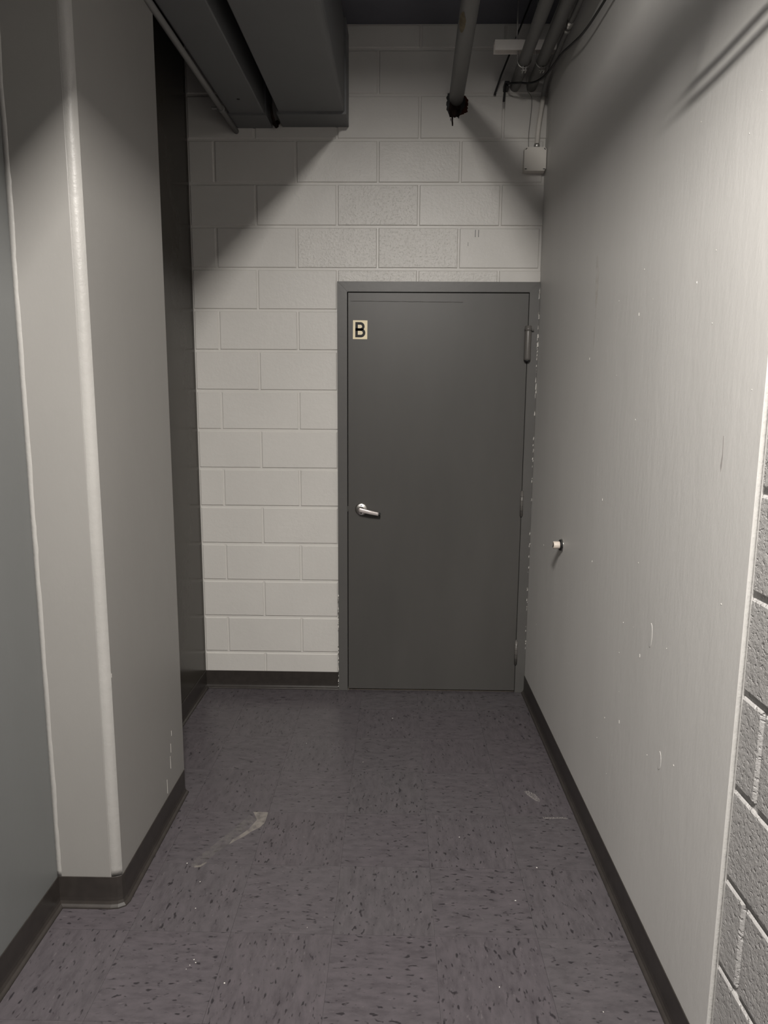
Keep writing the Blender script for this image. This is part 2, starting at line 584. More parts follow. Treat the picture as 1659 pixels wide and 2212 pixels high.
# ------------------------------------------------------------------ floor tiles
TS = 0.3048
TX, TY = -0.1761, -1.165
tile_me = {}
def tile_mesh(w, d):
    key = (round(w, 4), round(d, 4))
    if key not in tile_me:
        g = 0.00025
        bm = bmesh.new()
        add_box(bm, -w / 2 + g, w / 2 - g, -d / 2 + g, d / 2 - g, -0.003, 0.0)
        tile_me[key] = bm_mesh(bm, 'tile')
    return tile_me[key]
for i in range(-2, 5):
    for j in range(-17, 5):
        x0, x1 = max(TX + i * TS, XL), min(TX + (i + 1) * TS, XR)
        y0, y1 = max(TY + j * TS, YB), min(TY + (j + 1) * TS, 0.045)
        if x1 - x0 < 0.01 or y1 - y0 < 0.01:
            continue
        if y1 < -4.2:
            continue
        turn = (i + j + 1) % 2
        w, d = x1 - x0, y1 - y0
        o = link('tile', tile_mesh(d, w) if turn == 0 else tile_mesh(w, d), 'vinyl_tile', floor, ((x0 + x1) / 2, (y0 + y1) / 2, 0))
        if turn == 0:
            o.rotation_euler = (0, 0, math.pi / 2)
# plain vinyl further back along the corridor, out of the picture
link('corridor_vinyl', box_mesh('corridor_vinyl', XL, XR, YB, TY - 10 * TS, -0.003, 0), 'vinyl_tile', floor)

# ------------------------------------------------------------------ cove base
COVE = [(0.0, 0.0995), (0.0022, 0.101), (0.0032, 0.0995), (0.0034, 0.030), (0.0046, 0.019), (0.0085, 0.0105), (0.0145, 0.0065), (0.0165, 0.0040), (0.0168, 0.0002), (0.0, 0.0002)]
def cove(name, path, label):
    """sweep the cove profile along a plan polyline; profile grows to the right of the travel direction"""
    P = [Vector((x, y, 0)) for x, y in path]
    bm = bmesh.new()
    rings = []
    for i, p in enumerate(P):
        d1 = (P[i] - P[i - 1]).normalized() if i else None
        d2 = (P[i + 1] - P[i]).normalized() if i < len(P) - 1 else None
        d1 = d1 or d2
        d2 = d2 or d1
        n1 = Vector((d1.y, -d1.x, 0))
        n2 = Vector((d2.y, -d2.x, 0))
        mm = (n1 + n2).normalized()
        mm = mm / max(mm.dot(n1), 0.3)
        rings.append([bm.verts.new(p + mm * o + Vector((0, 0, z))) for o, z in COVE])
    k = len(COVE)
    for a, b_ in zip(rings, rings[1:]):
        for q in range(k):
            bm.faces.new((a[q], a[(q + 1) % k], b_[(q + 1) % k], b_[q]))
    bm.faces.new(rings[0]); bm.faces.new(rings[-1][::-1])
    return struct(name, bm_mesh(bm, name), 'rubber_base', label)

cove('baseboard_left', [(XL, YB), (XL, PY0), (PX1 - ch1, PY0), (PX1 - ch1 * 0.45, PY0 + ch2 * 0.25), (PX1 - 0.004, PY0 + ch2 * 0.8), (PX1, PY0 + ch2 + 0.012), (PX1, PY1 - 0.01), (PX1 - 0.01, PY1), (XL, PY1), (XL, 0.0), (-0.001, 0.0)], 'dark rubber cove base along the left walls, pillar and block wall')
cove('baseboard_right', [(XR, -0.021), (XR, YE), (XN, YE - 0.001), (XN, YB)], 'dark rubber cove base along the right wall')

# ------------------------------------------------------------------ door
FY = -0.020                       # frame face
LEAFY = -0.017
door = tag(empty('door_1', (0.51, 0, 0)), 'dark grey steel door marked B in the block wall', None, None, 'structure')
def part(name, me, mat, parent=door, loc=None, rot=None):
    o = link(name, me, mat, parent, loc, rot)
    o.matrix_parent_inverse = Matrix.Translation(parent.location).inverted() if parent is door else Matrix()
    return o

def frame_piece(name, poly):
    bm = bmesh.new()
    A = [bm.verts.new((x, FY, z)) for x, z in poly]
    B = [bm.verts.new((x, 0.10, z)) for x, z in poly]
    n = len(poly)
    bm.faces.new(A); bm.faces.new(B[::-1])
    for i in range(n):
        bm.faces.new((A[i], B[i], B[(i + 1) % n], A[(i + 1) % n]))
    bmesh.ops.recalc_face_normals(bm, faces=bm.faces)
    bmesh.ops.bevel(bm, geom=[e for e in bm.edges if all(v.co.y < 0 for v in e.verts)], offset=0.0018, segments=2, affect='EDGES')
    me = bpy.data.meshes.new(name)
    bm.to_mesh(me); bm.free()
    return me
FW = 0.0505
fr = part('door_frame', frame_piece('door_frame', [(DX0, 0), (DX0 + FW, 0), (DX0 + FW, DZ1 - FW), (DX0, DZ1)]), 'frame_paint')
for nm, poly in (('frame_jamb', [(DX1 - FW, 0), (DX1, 0), (DX1, DZ1), (DX1 - FW, DZ1 - FW)]),
                 ('frame_head', [(DX0, DZ1), (DX0 + FW, DZ1 - FW), (DX1 - FW, DZ1 - FW), (DX1, DZ1)])):
    part(nm, frame_piece(nm, poly), 'frame_paint')
# dark rebate behind the leaf and the stop
bm = bmesh.new()
add_box(bm, DX0 + FW - 0.004, DX1 - FW + 0.004, 0.045, 0.10, 0.0, DZ1 - FW + 0.004)
part('door_stop', bm_mesh(bm, 'door_stop'), 'black')
LX0, LX1, LZ0, LZ1 = DX0 + FW + 0.0042, DX1 - FW - 0.0026, 0.012, DZ1 - FW - 0.0042
leaf = part('door_leaf', box_mesh('door_leaf', LX0, LX1, LEAFY, 0.03, LZ0, LZ1, 0.0015), 'door_paint')
# old paint seam across the top of the leaf
seam = [(LX0 + 0.012 + 0.57 * t, LEAFY - 0.0002, LZ1 - 0.041 + 0.0015 * mnoise.noise(Vector((t * 14, 1, 2))) - 0.004 * t) for t in [i / 40 for i in range(41)]]
bm = bmesh.new()
add_tube(bm, seam, [0.0012 if i % 9 else 0.0006 for i in range(41)], 6)
part('paint_ridge', bm_mesh(bm, 'paint_ridge'), 'door_paint')
part('threshold', box_mesh('threshold', DX0 + FW, DX1 - FW, -0.004, 0.05, 0.0, 0.0035, 0.001), 'brass_strip')

# hinges
def knuckle_hinge(z0, z1, x):
    h = part('hinge', tube_mesh('hinge', [(x, FY - 0.004, z0), (x, FY - 0.004, z1)], 0.0078, 16), 'steel_gray')
    n = 5
    for k in range(1, n):
        z = z0 + (z1 - z0) * k / n
        g = link('knuckle_joint', tube_mesh('knuckle_joint', [(x, FY - 0.004, z - 0.0007), (x, FY - 0.004, z + 0.0007)], 0.0080, 16), 'black', h)
    for (za, zb) in ((z1, z1 + 0.004), (z0 - 0.004, z0)):
        link('pin_cap', tube_mesh('pin_cap', [(x, FY - 0.004, za), (x, FY - 0.004, zb)], [0.0068, 0.0052] if za == z1 else [0.0052, 0.0068], 16), 'steel_gray', h)
    return h
HX = DX1 - FW - 0.0013
knuckle_hinge(0.990, 1.118, HX)
knuckle_hinge(0.170, 0.300, HX)
# heavy spring hinge at the top
zs0, zs1 = 1.790, 1.962
sh = part('spring_hinge', lathe_mesh('spring_hinge', [(0.012, zs0), (0.0165, zs0 + 0.003), (0.0172, zs0 + 0.012), (0.0172, zs1 - 0.028), (0.0168, zs1 - 0.026)], 'z', 24), 'steel_gray', door, None)
sh.location = (HX - 0.002, FY - 0.012, 0)
cap = link('adjuster_collar', lathe_mesh('adjuster_collar', [(0.0150, zs1 - 0.026), (0.0165, zs1 - 0.024), (0.0185, zs1 - 0.019), (0.0185, zs1 - 0.014), (0.0165, zs1 - 0.012), (0.0165, zs1 - 0.002), (0.014, zs1)], 'z', 24), 'steel_gray', sh)
link('hinge_pin', lathe_mesh('hinge_pin', [(0.003, 0), (0.003, 0.011), (0.002, 0.0115)], 'x', 10), 'steel_gray', sh, (0.017, -0.004, zs1 - 0.021))
link('bottom_cap', lathe_mesh('bottom_cap', [(0.009, zs0 - 0.006), (0.0125, zs0 - 0.004), (0.0125, zs0 + 0.001)], 'z', 24), 'black', sh)

# lever handle
HXc, HZc = 0.124, 1.016
hd = part('door_handle', lathe_mesh('door_handle', [(0.033, 0.0), (0.033, -0.003), (0.0315, -0.006), (0.026, -0.0085), (0.017, -0.0105), (0.013, -0.012), (0.0125, -0.034), (0.010, -0.035)], 'y', 40), 'satin_chrome')
hd.location = (HXc, LEAFY, HZc)
def lever_mesh():
    bm = bmesh.new()
    secs = []
    n = 14
    for i in range(n + 1):
        t = i / n
        x = -0.013 + 0.107 * t
        zc = 0.003 - 0.025 * t
        yc = -0.040 + 0.008 * max(0, t - 0.55) / 0.45
        hh = 0.0125 - 0.0035 * t
        dd = 0.0075 - 0.002 * t
        if i == 0:
            hh *= 0.6; dd *= 0.7
        ring = []
        for k in range(16):
            a = 2 * math.pi * k / 16
            c, s = math.cos(a), math.sin(a)
            e = 0.55
            ring.append(bm.verts.new((x, yc + dd * math.copysign(abs(c) ** e, c), zc + hh * math.copysign(abs(s) ** e, s))))
        secs.append(ring)
    for a, b_ in zip(secs, secs[1:]):
        for k in range(16):
            bm.faces.new((a[k], a[(k + 1) % 16], b_[(k + 1) % 16], b_[k]))
    bm.faces.new(secs[0]); bm.faces.new(secs[-1][::-1])
    me = bm_mesh(bm, 'lever')
    for p in me.polygons:
        p.use_smooth = len(p.vertices) == 4
    return me
lv = link('lever', lever_mesh(), 'lever_metal', hd)
bm = bmesh.new()
add_tube(bm, [(0.0925, -0.0325, -0.0212), (0.0990, -0.0322, -0.0228), (0.1015, -0.0320, -0.0233)], [0.0092, 0.0090, 0.007], 16)
link('lever_tip', bm_mesh(bm, 'lever_tip'), 'black', hd)
for (sx, sz) in ((0.0, 0.0205), (0.0, -0.0205)):
    link('screw', lathe_mesh('screw', [(0.0036, -0.0082), (0.0036, -0.0110), (0.002, -0.0112)], 'y', 12), 'black', hd, (sx, 0.0, sz))
part('strike_latch', box_mesh('strike_latch', LX0 - 0.0035, LX0 - 0.0008, LEAFY - 0.001, -0.004, 1.004, 1.030, 0.0008), 'chrome')

# sign plate with the letter B
sg = tag(link('letter_sign', box_mesh('letter_sign', 0.0, 0.0735, 0.0, 0.0018, 0.0, 0.0935, 0.0006), 'cream_sign', None, (0.0795, LEAFY - 0.0019, 1.8935), (0, math.radians(0.6), 0)), 'small cream plate with a black letter B on the dark door', 'sign')
def letter_b():
    """heavy sans B with two rounded bowls and open counters"""
    bm = bmesh.new()
    def bowl(x0, z0, z1, xr, n=12):
        h = (z1 - z0) / 2
        pts = [(x0, z0)]
        for i in range(n + 1):
            a = -math.pi / 2 + math.pi * i / n
            pts.append((xr - h + h * math.cos(a), (z0 + z1) / 2 + h * math.sin(a)))
        pts.append((x0, z1))
        return pts
    s = 0.0130
    x0, H = 0.012, 0.0755
    zb = 0.009
    mid = zb + H * 0.515
    y0, y1 = -0.0003, 0.0004
    def slab(outer, inner):
        n = len(outer)
        O = [bm.verts.new((x, y0, z)) for x, z in outer]
        I = [bm.verts.new((x, y0, z)) for x, z in inner]
        O2 = [bm.verts.new((x, y1, z)) for x, z in outer]
        I2 = [bm.verts.new((x, y1, z)) for x, z in inner]
        for i in range(n):
            j = (i + 1) % n
            bm.faces.new((O[i], O[j], I[j], I[i]))
            bm.faces.new((O[i], O[j], O2[j], O2[i]))
            bm.faces.new((I[i], I[j], I2[j], I2[i]))
    for (a, b_, xr) in ((zb, mid + s / 2, 0.0635), (mid - s / 2, zb + H, 0.0595)):
        slab(bowl(x0, a, b_, xr), bowl(x0 + s, a + s, b_ - s, xr - s))
    return bm_mesh(bm, 'letter')
link('letter', letter_b(), 'black', sg)

# white paint chips where the frame meets the right wall and along its left edge
chips = bmesh.new()
rn = random.Random(3)
for k in range(70):
    z = DZ1 - rn.random() ** 1.5 * 2.0
    if z < 0.02:
        continue
    h = rn.uniform(0.004, 0.035) * (1 if z > 1.4 else 0.45)
    w = rn.uniform(0.0012, 0.0032)
    x = DX1 - rn.uniform(0, 0.0035)
    v = [(x - w, FY - 0.0006, z), (x + w * 0.6, FY - 0.0006, z + rn.uniform(0, 0.004)), (x + w * rn.uniform(0.3, 0.8), FY - 0.0006, z + h), (x - w * rn.uniform(0.1, 0.7), FY - 0.0006, z + h * rn.uniform(0.7, 1))]
    bot = [chips.verts.new((a, b_ + 0.001, c)) for a, b_, c in v]
    top = [chips.verts.new(p) for p in v]
    chips.faces.new(top)
    for q in range(4):
        chips.faces.new((bot[q], bot[(q + 1) % 4], top[(q + 1) % 4], top[q]))
for k in range(34):
    z = rn.uniform(0.02, 0.55)
    h = rn.uniform(0.004, 0.02)
    w = rn.uniform(0.001, 0.0025)
    x = DX0 + rn.uniform(-0.001, 0.0015)
    v = [(x - w, FY - 0.0006, z), (x + w, FY - 0.0006, z + 0.002), (x + w * 0.5, FY - 0.0006, z + h), (x - w * 0.6, FY - 0.0006, z + h * 0.8)]
    bot = [chips.verts.new((a, b_ + 0.001, c)) for a, b_, c in v]
    top = [chips.verts.new(p) for p in v]
    chips.faces.new(top)
    for q in range(4):
        chips.faces.new((bot[q], bot[(q + 1) % 4], top[(q + 1) % 4], top[q]))
pc = part('paint_chips', bm_mesh(chips, 'paint_chips'), 'paint_chip')
tag(pc, kind='stuff')

# ------------------------------------------------------------------ ducts at upper left
DS = 0.024     # drift in x per metre of y (the services do not run quite square)
def duct(name, xa, xb, z0, z1, label, dl, dr, bev_wall, bev_far):
    """rectangular sheet duct with rounded lower edges; dl, dr: drift of its two sides per metre"""
    root = empty(name, ((xa + xb) / 2, 0, z0))
    tag(root, label, 'duct', 'sheet metal ducts under the ceiling')
    def sect(grow, y0, y1, b0, b1, ny=1, segs=5):
        bm = bmesh.new()
        rings = []
        for q in range(ny + 1):
            y = y1 + (y0 - y1) * q / ny
            bev = b1 + (b0 - b1) * min(1, abs(y) / 1.1)
            A = xa + dl * max(y, -2.5) - grow
            B = xb + dr * max(y, -2.5) + grow
            za, zb = z0 - grow, z1 + grow
            pts = []
            for (cx_, cz_, a0, bb) in ((B, za, -90, bev), (B, zb, 0, 0.002), (A, zb, 90, 0.002), (A, za, 180, min(bev, 0.006))):
                sx = -1 if cx_ == B else 1
                sz = 1 if cz_ == za else -1
                for k in range(segs + 1):
                    a = math.radians(a0 + 90 * k / segs)
                    pts.append((cx_ + sx * bb + bb * math.cos(a), y, cz_ + sz * bb + bb * math.sin(a)))
            rings.append([bm.verts.new(p) for p in pts])
        k = len(rings[0])
        for a, b_ in zip(rings, rings[1:]):
            for i in range(k):
                bm.faces.new((a[i], a[(i + 1) % k], b_[(i + 1) % k], b_[i]))
        bm.faces.new(rings[0]); bm.faces.new(rings[-1][::-1])
        return bm_mesh(bm, 'duct')
    def put(nm, me):
        o = link(nm, me, 'duct_paint', root)
        o.matrix_parent_inverse = Matrix.Translation(root.location).inverted()
        return o
    put('duct_run', sect(0, YB + 0.3, -0.01, bev_far, bev_wall, 12))
    put('wall_collar', sect(0.009, -0.150, 0.03, 0.003, 0.003))
    for yj in (-1.45, -2.65, -3.85):
        put('joint_flange', sect(0.005, yj - 0.012, yj + 0.012, bev_far, bev_far))
    return root
d1 = duct('main_duct', -0.257, 0.050, 2.915, 3.31, 'wide grey sheet metal duct entering the block wall above left', 0.027, 0.010, 0.004, 0.034)
d2 = duct('side_duct', -0.487, -0.324, 2.910, 3.31, 'narrow grey sheet metal duct between pillar and wide duct', 0.040, 0.027, 0.003, 0.006)
# hole in the narrow duct
link('screw_hole', lathe_mesh('screw_hole', [(0.0075, -0.0006), (0.0075, 0.001)], 'z', 16), 'black', d2, (-0.010, -0.30, 0.0))
# rag of torn sealant in the slot between the ducts
bm = bmesh.new()
rn = random.Random(8)
add_tube(bm, spline([(-0.300, -0.14, 2.95), (-0.294, -0.11, 2.905), (-0.293, -0.05, 2.894), (-0.290, -0.02, 2.905), (-0.289, -0.01, 2.93)], 5), [0.006 + 0.011 * abs(mnoise.noise(Vector((i * 0.7, 2, 1)))) for i in range(21)], 8)
sl = tag(link('sealant_rag', bm_mesh(bm, 'sealant_rag'), 'char'), 'dark torn sealant hanging in the slot between the ducts', 'sealant')

# conduit along the left side of the narrow duct
cd = empty('duct_conduit', (-0.5, 0, 2.9))
tag(cd, 'thin grey conduit running along the narrow duct edge', 'conduit')
cpts = [(-0.4945 + DS * y * 1.5, y, 2.8865) for y in (0.0, -0.6, -1.2, -2.5, -5.2)]
o = link('conduit_tube', tube_mesh('conduit_tube', cpts, 0.0125, 14), 'pipe_paint', cd); o.matrix_parent_inverse = Matrix.Translation(cd.location).inverted()
for y in (-0.26, -1.5):
    x = -0.4945 + DS * y * 1.5
    o = link('conduit_clip', tube_mesh('conduit_clip', [(x, y - 0.010, 2.8865), (x, y + 0.010, 2.8865)], 0.0160, 14), 'pipe_paint', cd)
    o.matrix_parent_inverse = Matrix.Translation(cd.location).inverted()
    o = link('clip_tab', box_mesh('clip_tab', x - 0.042, x - 0.012, y - 0.009, y + 0.009, 2.8865, 2.8915), 'pipe_paint', cd)
    o.matrix_parent_inverse = Matrix.Translation(cd.location).inverted()

# ------------------------------------------------------------------ big pipe
def wparent(o, p):
    o.matrix_parent_inverse = Matrix.Translation(p.location).inverted()
    return o
bp = empty('ceiling_pipe', (0.583, 0, 3.03))
tag(bp, 'thick grey pipe entering a ragged black hole in the block wall', 'pipe')
wparent(link('pipe_tube', tube_mesh('pipe_tube', [(0.583, 0.06, 3.036), (0.583 - 0.02, -0.8, 3.03), (0.583 - 0.10, -5.3, 3.02)], 0.0355, 24), 'pipe_paint', bp), bp)
# torn tape patch
def patch_on_tube(name, c, axis_y, r, a0, a1, l0, l1, seed, mat):
    bm = bmesh.new()
    rows = []
    for i in range(9):
        t = i / 8
        y = l0 + (l1 - l0) * t
        hw = math.sin(math.pi * (0.08 + 0.84 * t)) * (0.8 + 0.3 * mnoise.noise(Vector((t * 5, seed, 0))))
        am, ah = (a0 + a1) / 2, (a1 - a0) / 2 * hw
        row = []
        for k in range(7):
            a = math.radians(am + ah * (k / 3 - 1))
            row.append(bm.verts.new((c[0] + DS * y + r * math.cos(a), c[1] + y, c[2] + r * math.sin(a))))
        rows.append(row)
    for a, b_ in zip(rows, rows[1:]):
        for k in range(6):
            bm.faces.new((a[k], a[k + 1], b_[k + 1], b_[k]))
    bmesh.ops.solidify(bm, geom=list(bm.faces), thickness=0.0012)
    return bm_mesh(bm, name)
wparent(link('tape_patch', patch_on_tube('tape_patch', (0.582, 0, 3.031), 0, 0.0366, 200, 262, -0.80, -0.66, 2, 'beige_tape'), 'beige_tape', bp), bp)

# ragged hole: dark irregular break-out plus rusty scorched rim and drips
def ragged(name, c, rx, rz, seed, n, mat, y, thick, parent, drip=()):
    bm = bmesh.new()
    out = []
    for i in range(n):
        a = 2 * math.pi * i / n
        k = 1 + 0.22 * mnoise.noise(Vector((math.cos(a) * 2.2, math.sin(a) * 2.2, seed))) + 0.13 * mnoise.noise(Vector((math.cos(a) * 7, math.sin(a) * 7, seed)))
        x, z = rx * k * math.cos(a), rz * k * math.sin(a)
        for (ad, wd, ln) in drip:
            da = (math.degrees(a) - ad + 180) % 360 - 180
            if abs(da) < wd:
                f = (1 - abs(da) / wd)
                z -= ln * f
                if ln < 0:
                    x += 0
        out.append((c[0] + x, c[1] + z))
    A = [bm.verts.new((x, y, z)) for x, z in out]
    B = [bm.verts.new((x, y + thick, z)) for x, z in out]
    ca = bm.verts.new((c[0], y, c[1]))
    cb = bm.verts.new((c[0], y + thick, c[1]))
    for i in range(n):
        j = (i + 1) % n
        bm.faces.new((A[i], A[j], ca))
        bm.faces.new((B[j], B[i], cb))
        bm.faces.new((A[i], B[i], B[j], A[j]))
    return wparent(link(name, bm_mesh(bm, name), mat, parent), parent)
ragged('wall_hole', (0.578, 3.015), 0.046, 0.058, 3, 90, 'black', -0.0022, 0.004, bp)
ragged('scorched_rim', (0.600, 3.008), 0.042, 0.050, 9, 90, 'rust_char', -0.0017, 0.003, bp)
ragged('char_patch', (0.575, 2.988), 0.030, 0.042, 5, 60, 'char', -0.0026, 0.003, bp)
for (x, z0, z1, w) in ((0.565, 2.985, 2.911, 0.0062), (0.594, 2.98, 2.945, 0.004), (0.557, 2.944, 2.932, 0.0018)):
    pts = [(x + 0.002 * mnoise.noise(Vector((k, x, 0))), -0.0015, z0 + (z1 - z0) * k / 6) for k in range(7)]
    wparent(link('drip', tube_mesh('drip', pts, [w * 1.5, w * 1.1, w * 0.8, w * 0.65, w * 0.6, w * 0.6, w * 0.45], 8), 'char', bp), bp)

# ------------------------------------------------------------------ conduit bundle at upper right
SY = -0.25
PIPE_R = 0.0272
bundle = [('insulated_pipe', 0.863, 'left one of two grey pipes hung from the white channel'), ('insulated_pipe', 0.944, 'right one of two grey pipes hung from the white channel')]
for nm, x, lab in bundle:
    p = empty(nm, (x, 0, 3.09))
    tag(p, lab, 'pipe', 'pipes hung from the channel')
    tip = 0.02
    wparent(link('pipe_tube', tube_mesh('pipe_tube', [(x, tip, 3.088), (x, -0.7, 3.09), (x - 0.06, -5.3, 3.09)], [PIPE_R * 0.9, PIPE_R, PIPE_R], 20), 'pipe_paint', p), p)
    # strap: two legs around the pipe, ears and bolt under it
    bm = bmesh.new()
    pts = []
    pts.append((x - 0.030, SY, 3.128))
    for q in range(0, 13):
        a = math.radians(180 + 180 * q / 12)
        pts.append((x + (PIPE_R + 0.003) * math.cos(a), SY, 3.09 + (PIPE_R + 0.003) * math.sin(a)))
    pts.append((x + 0.030, SY, 3.128))
    add_tube(bm, pts, 0.0024, 8)
    st = wparent(link('pipe_strap', bm_mesh(bm, 'pipe_strap'), 'galvanised', p), p)
    for s in (-1, 1):
        bm = bmesh.new()
        add_box(bm, x + s * 0.0065 - 0.0018 - (0.0 if s > 0 else 0), x + s * 0.0065 + 0.0018, SY - 0.012, SY + 0.012, 3.042, 3.062)
        wparent(link('strap_ear', bm_mesh(bm, 'strap_ear'), 'galvanised', p), p)
    wparent(link('strap_bolt', tube_mesh('strap_bolt', [(x - 0.014, SY, 3.050), (x + 0.014, SY, 3.050)], 0.003, 8), 'galvanised', p), p)

# slotted channel (C section open downwards) hung on two threaded rods
ch = empty('strut_channel', (0.86, SY, 3.13))
tag(ch, 'white slotted channel hung across the pipe bundle', 'channel')
def c_channel(x0, x1, y, z0, z1, d, t):
    poly = [(y - d / 2, z0), (y - d / 2 + t, z0), (y - d / 2 + t, z1 - t), (y + d / 2 - t, z1 - t), (y + d / 2 - t, z0), (y + d / 2, z0), (y + d / 2, z1), (y - d / 2, z1)]
    return prism_mesh('channel_body', poly, 'x', x0, x1)
wparent(link('channel_body', c_channel(0.727, 1.000, SY, 3.124, 3.166, 0.041, 0.003), 'strut_white', ch), ch)
for x in (0.827, 0.914):
    wparent(link('threaded_rod', tube_mesh('threaded_rod', [(x, SY, 3.14), (x, SY, ZC + 0.01)], 0.0035, 8), 'galvanised', ch), ch)
    wparent(link('rod_nut', lathe_mesh('rod_nut', [(0.008, 3.170), (0.008, 3.177)], 'z', 6, False), 'galvanised', ch, (x, SY, 0)), ch)

# slim conduit with coupling that bends down the wall to the junction box
c3 = empty('box_conduit', (0.99, 0, 3.09))
tag(c3, 'slim grey conduit with silver coupling bending down to the junction box', 'conduit')
run = [(0.925, -5.3, 3.09), (0.993, -0.75, 3.09), (0.993, -0.40, 3.09), (0.998, -0.20, 3.09)]
bend = bez((0.999, -0.17, 3.09), (1.001, -0.028, 3.088), (0.999, -0.026, 3.03), 12)
wparent(link('conduit_tube', tube_mesh('conduit_tube', run + bend, 0.0112, 14), 'pipe_paint', c3), c3)
wparent(link('conduit_drop', tube_mesh('conduit_drop', [(0.999, -0.026, 3.035), (0.992, -0.026, 2.99), (0.980, -0.026, 2.90), (0.975, -0.026, 2.805)], 0.0110, 14), 'white_paint', c3), c3)
wparent(link('coupling', tube_mesh('coupling', [(0.9905, -0.57, 3.09), (0.9905, -0.565, 3.09), (0.9918, -0.530, 3.09), (0.9918, -0.525, 3.09)], [0.0125, 0.0145, 0.0145, 0.0125], 16), 'chrome', c3), c3)
wparent(link('coupling_nut', tube_mesh('coupling_nut', [(0.9922, -0.515, 3.09), (0.9925, -0.495, 3.09)], 0.0150, 8), 'galvanised', c3), c3)
wparent(link('connector', tube_mesh('connector', [(0.9755, -0.026, 2.820), (0.9755, -0.026, 2.815), (0.9750, -0.026, 2.797)], [0.0125, 0.0142, 0.0142], 16), 'galvanised', c3), c3)

# junction box
jb = empty('junction_box', (0.972, -0.001, 2.765))
tag(jb, 'light square junction box with cut corners on block wall corner', 'junction box')
bx, bz, hw, hh = 0.9660, 2.7445, 0.0530, 0.0540
BD = -0.050
wparent(link('box_body', box_mesh('box_body', bx - hw + 0.002, bx + hw - 0.002, BD + 0.004, 0.0, bz - hh + 0.002, bz + hh - 0.002, 0.002), 'white_paint', jb), jb)
c = 0.010
oct_ = [(bx - hw + c, bz - hh), (bx + hw - c, bz - hh), (bx + hw, bz - hh + c), (bx + hw, bz + hh - c), (bx + hw - c, bz + hh), (bx - hw + c, bz + hh), (bx - hw, bz + hh - c), (bx - hw, bz - hh + c)]
wparent(link('box_cover', prism_mesh('box_cover', oct_, 'y', BD, BD + 0.0045), 'white_paint', jb), jb)
for (sx, sz, a) in ((-1, 1, 45), (1, 1, -45), (-1, -1, 0), (1, -1, 0)):
    o = wparent(link('screw_slot', box_mesh('screw_slot', -0.0052, 0.0052, -0.0006, 0.002, -0.0018, 0.0018), 'black', jb, (bx + sx * (hw - 0.0085), BD, bz + sz * (hh - 0.0085)), (0, math.radians(-a), 0)), jb)

# thin wire beside the box conduit
tag(link('thin_wire', tube_mesh('thin_wire', spline([(0.940, -0.006, 2.797), (0.938, -0.006, 2.87), (0.944, -0.007, 2.95), (0.945, -0.012, 3.03), (0.915, -0.05, 3.052), (0.9035, -0.09, 3.09), (0.9035, -0.18, 3.12), (0.905, -0.236, 3.14)], 6), 0.0016, 6), 'wire_gray'), 'thin grey wire rising from the junction box to the channel', 'wire')

# black cable leaning behind the channel
tag(link('black_cable', tube_mesh('black_cable', [(0.766, -0.010, 3.046), (0.768, -0.012, 3.056), (0.79, -0.045, 3.12), (0.845, -0.12, 3.25), (0.896, -0.19, ZC + 0.005)], [0.0062, 0.0050, 0.0044, 0.0044, 0.0044], 10), 'black_cable'), 'straight black cable slanting up behind the white channel', 'cable')

# sagging cable with a clip and a hanging tail
sc_ = empty('sagging_cable', (0.82, -0.02, 3.09))
tag(sc_, 'black cable sagging from a wall clip along the right wall', 'cable')
wparent(link('cable_run', tube_mesh('cable_run', spline([(0.818, -0.050, 3.080), (0.828, -0.110, 3.056), (0.865, -0.138, 3.046), (0.912, -0.137, 3.045), (0.950, -0.169, 3.046), (0.974, -0.235, 3.048), (0.990, -0.42, 3.036), (0.996, -0.58, 2.998), (0.998, -0.776, 2.952), (1.001, -1.036, 2.925), (1.006, -1.5, 2.90), (1.008, -2.4, 2.90), (1.008, -5.3, 2.95)], 8), 0.0046, 10), 'black_cable', sc_), sc_)
wparent(link('cable_tail', tube_mesh('cable_tail', spline([(0.822, -0.050, 3.078), (0.811, -0.058, 3.072), (0.807, -0.060, 3.045), (0.805, -0.060, 3.012), (0.804, -0.060, 2.996)], 6), 0.0052, 10), 'black_cable', sc_), sc_)
wparent(link('cable_clip', box_mesh('cable_clip', 0.806, 0.830, -0.058, 0.0, 3.062, 3.090, 0.004), 'black_cable', sc_), sc_)
wparent(link('clip_screw', lathe_mesh('clip_screw', [(0.0035, 0.0), (0.003, -0.002)], 'y', 10), 'chrome', sc_, (0.826, -0.0585, 3.068)), sc_)

# two taut wires strung along the right side above the photographer (only their shadows reach the picture)
for k, (zz) in enumerate((2.331, 2.295)):
    s = 0.80
    x = LX + s * (XR - LX)
    z = LZ + s * (zz - LZ)
    tag(link('strung_wire', tube_mesh('strung_wire', spline([(x, -5.3, z), (x, -4.0, z), (x, -2.9, z), (x, -2.06, z), (0.885, -2.05 + 0.03 * k, z + 0.06), (0.885, -2.05 + 0.03 * k, z + 0.2), (0.885, -2.05 + 0.03 * k, ZC)], 6), 0.0048, 8), 'wire_gray'), ('upper' if k == 0 else 'lower') + ' of two thin wires casting lines on the right wall', 'wire', 'wires above the right wall')

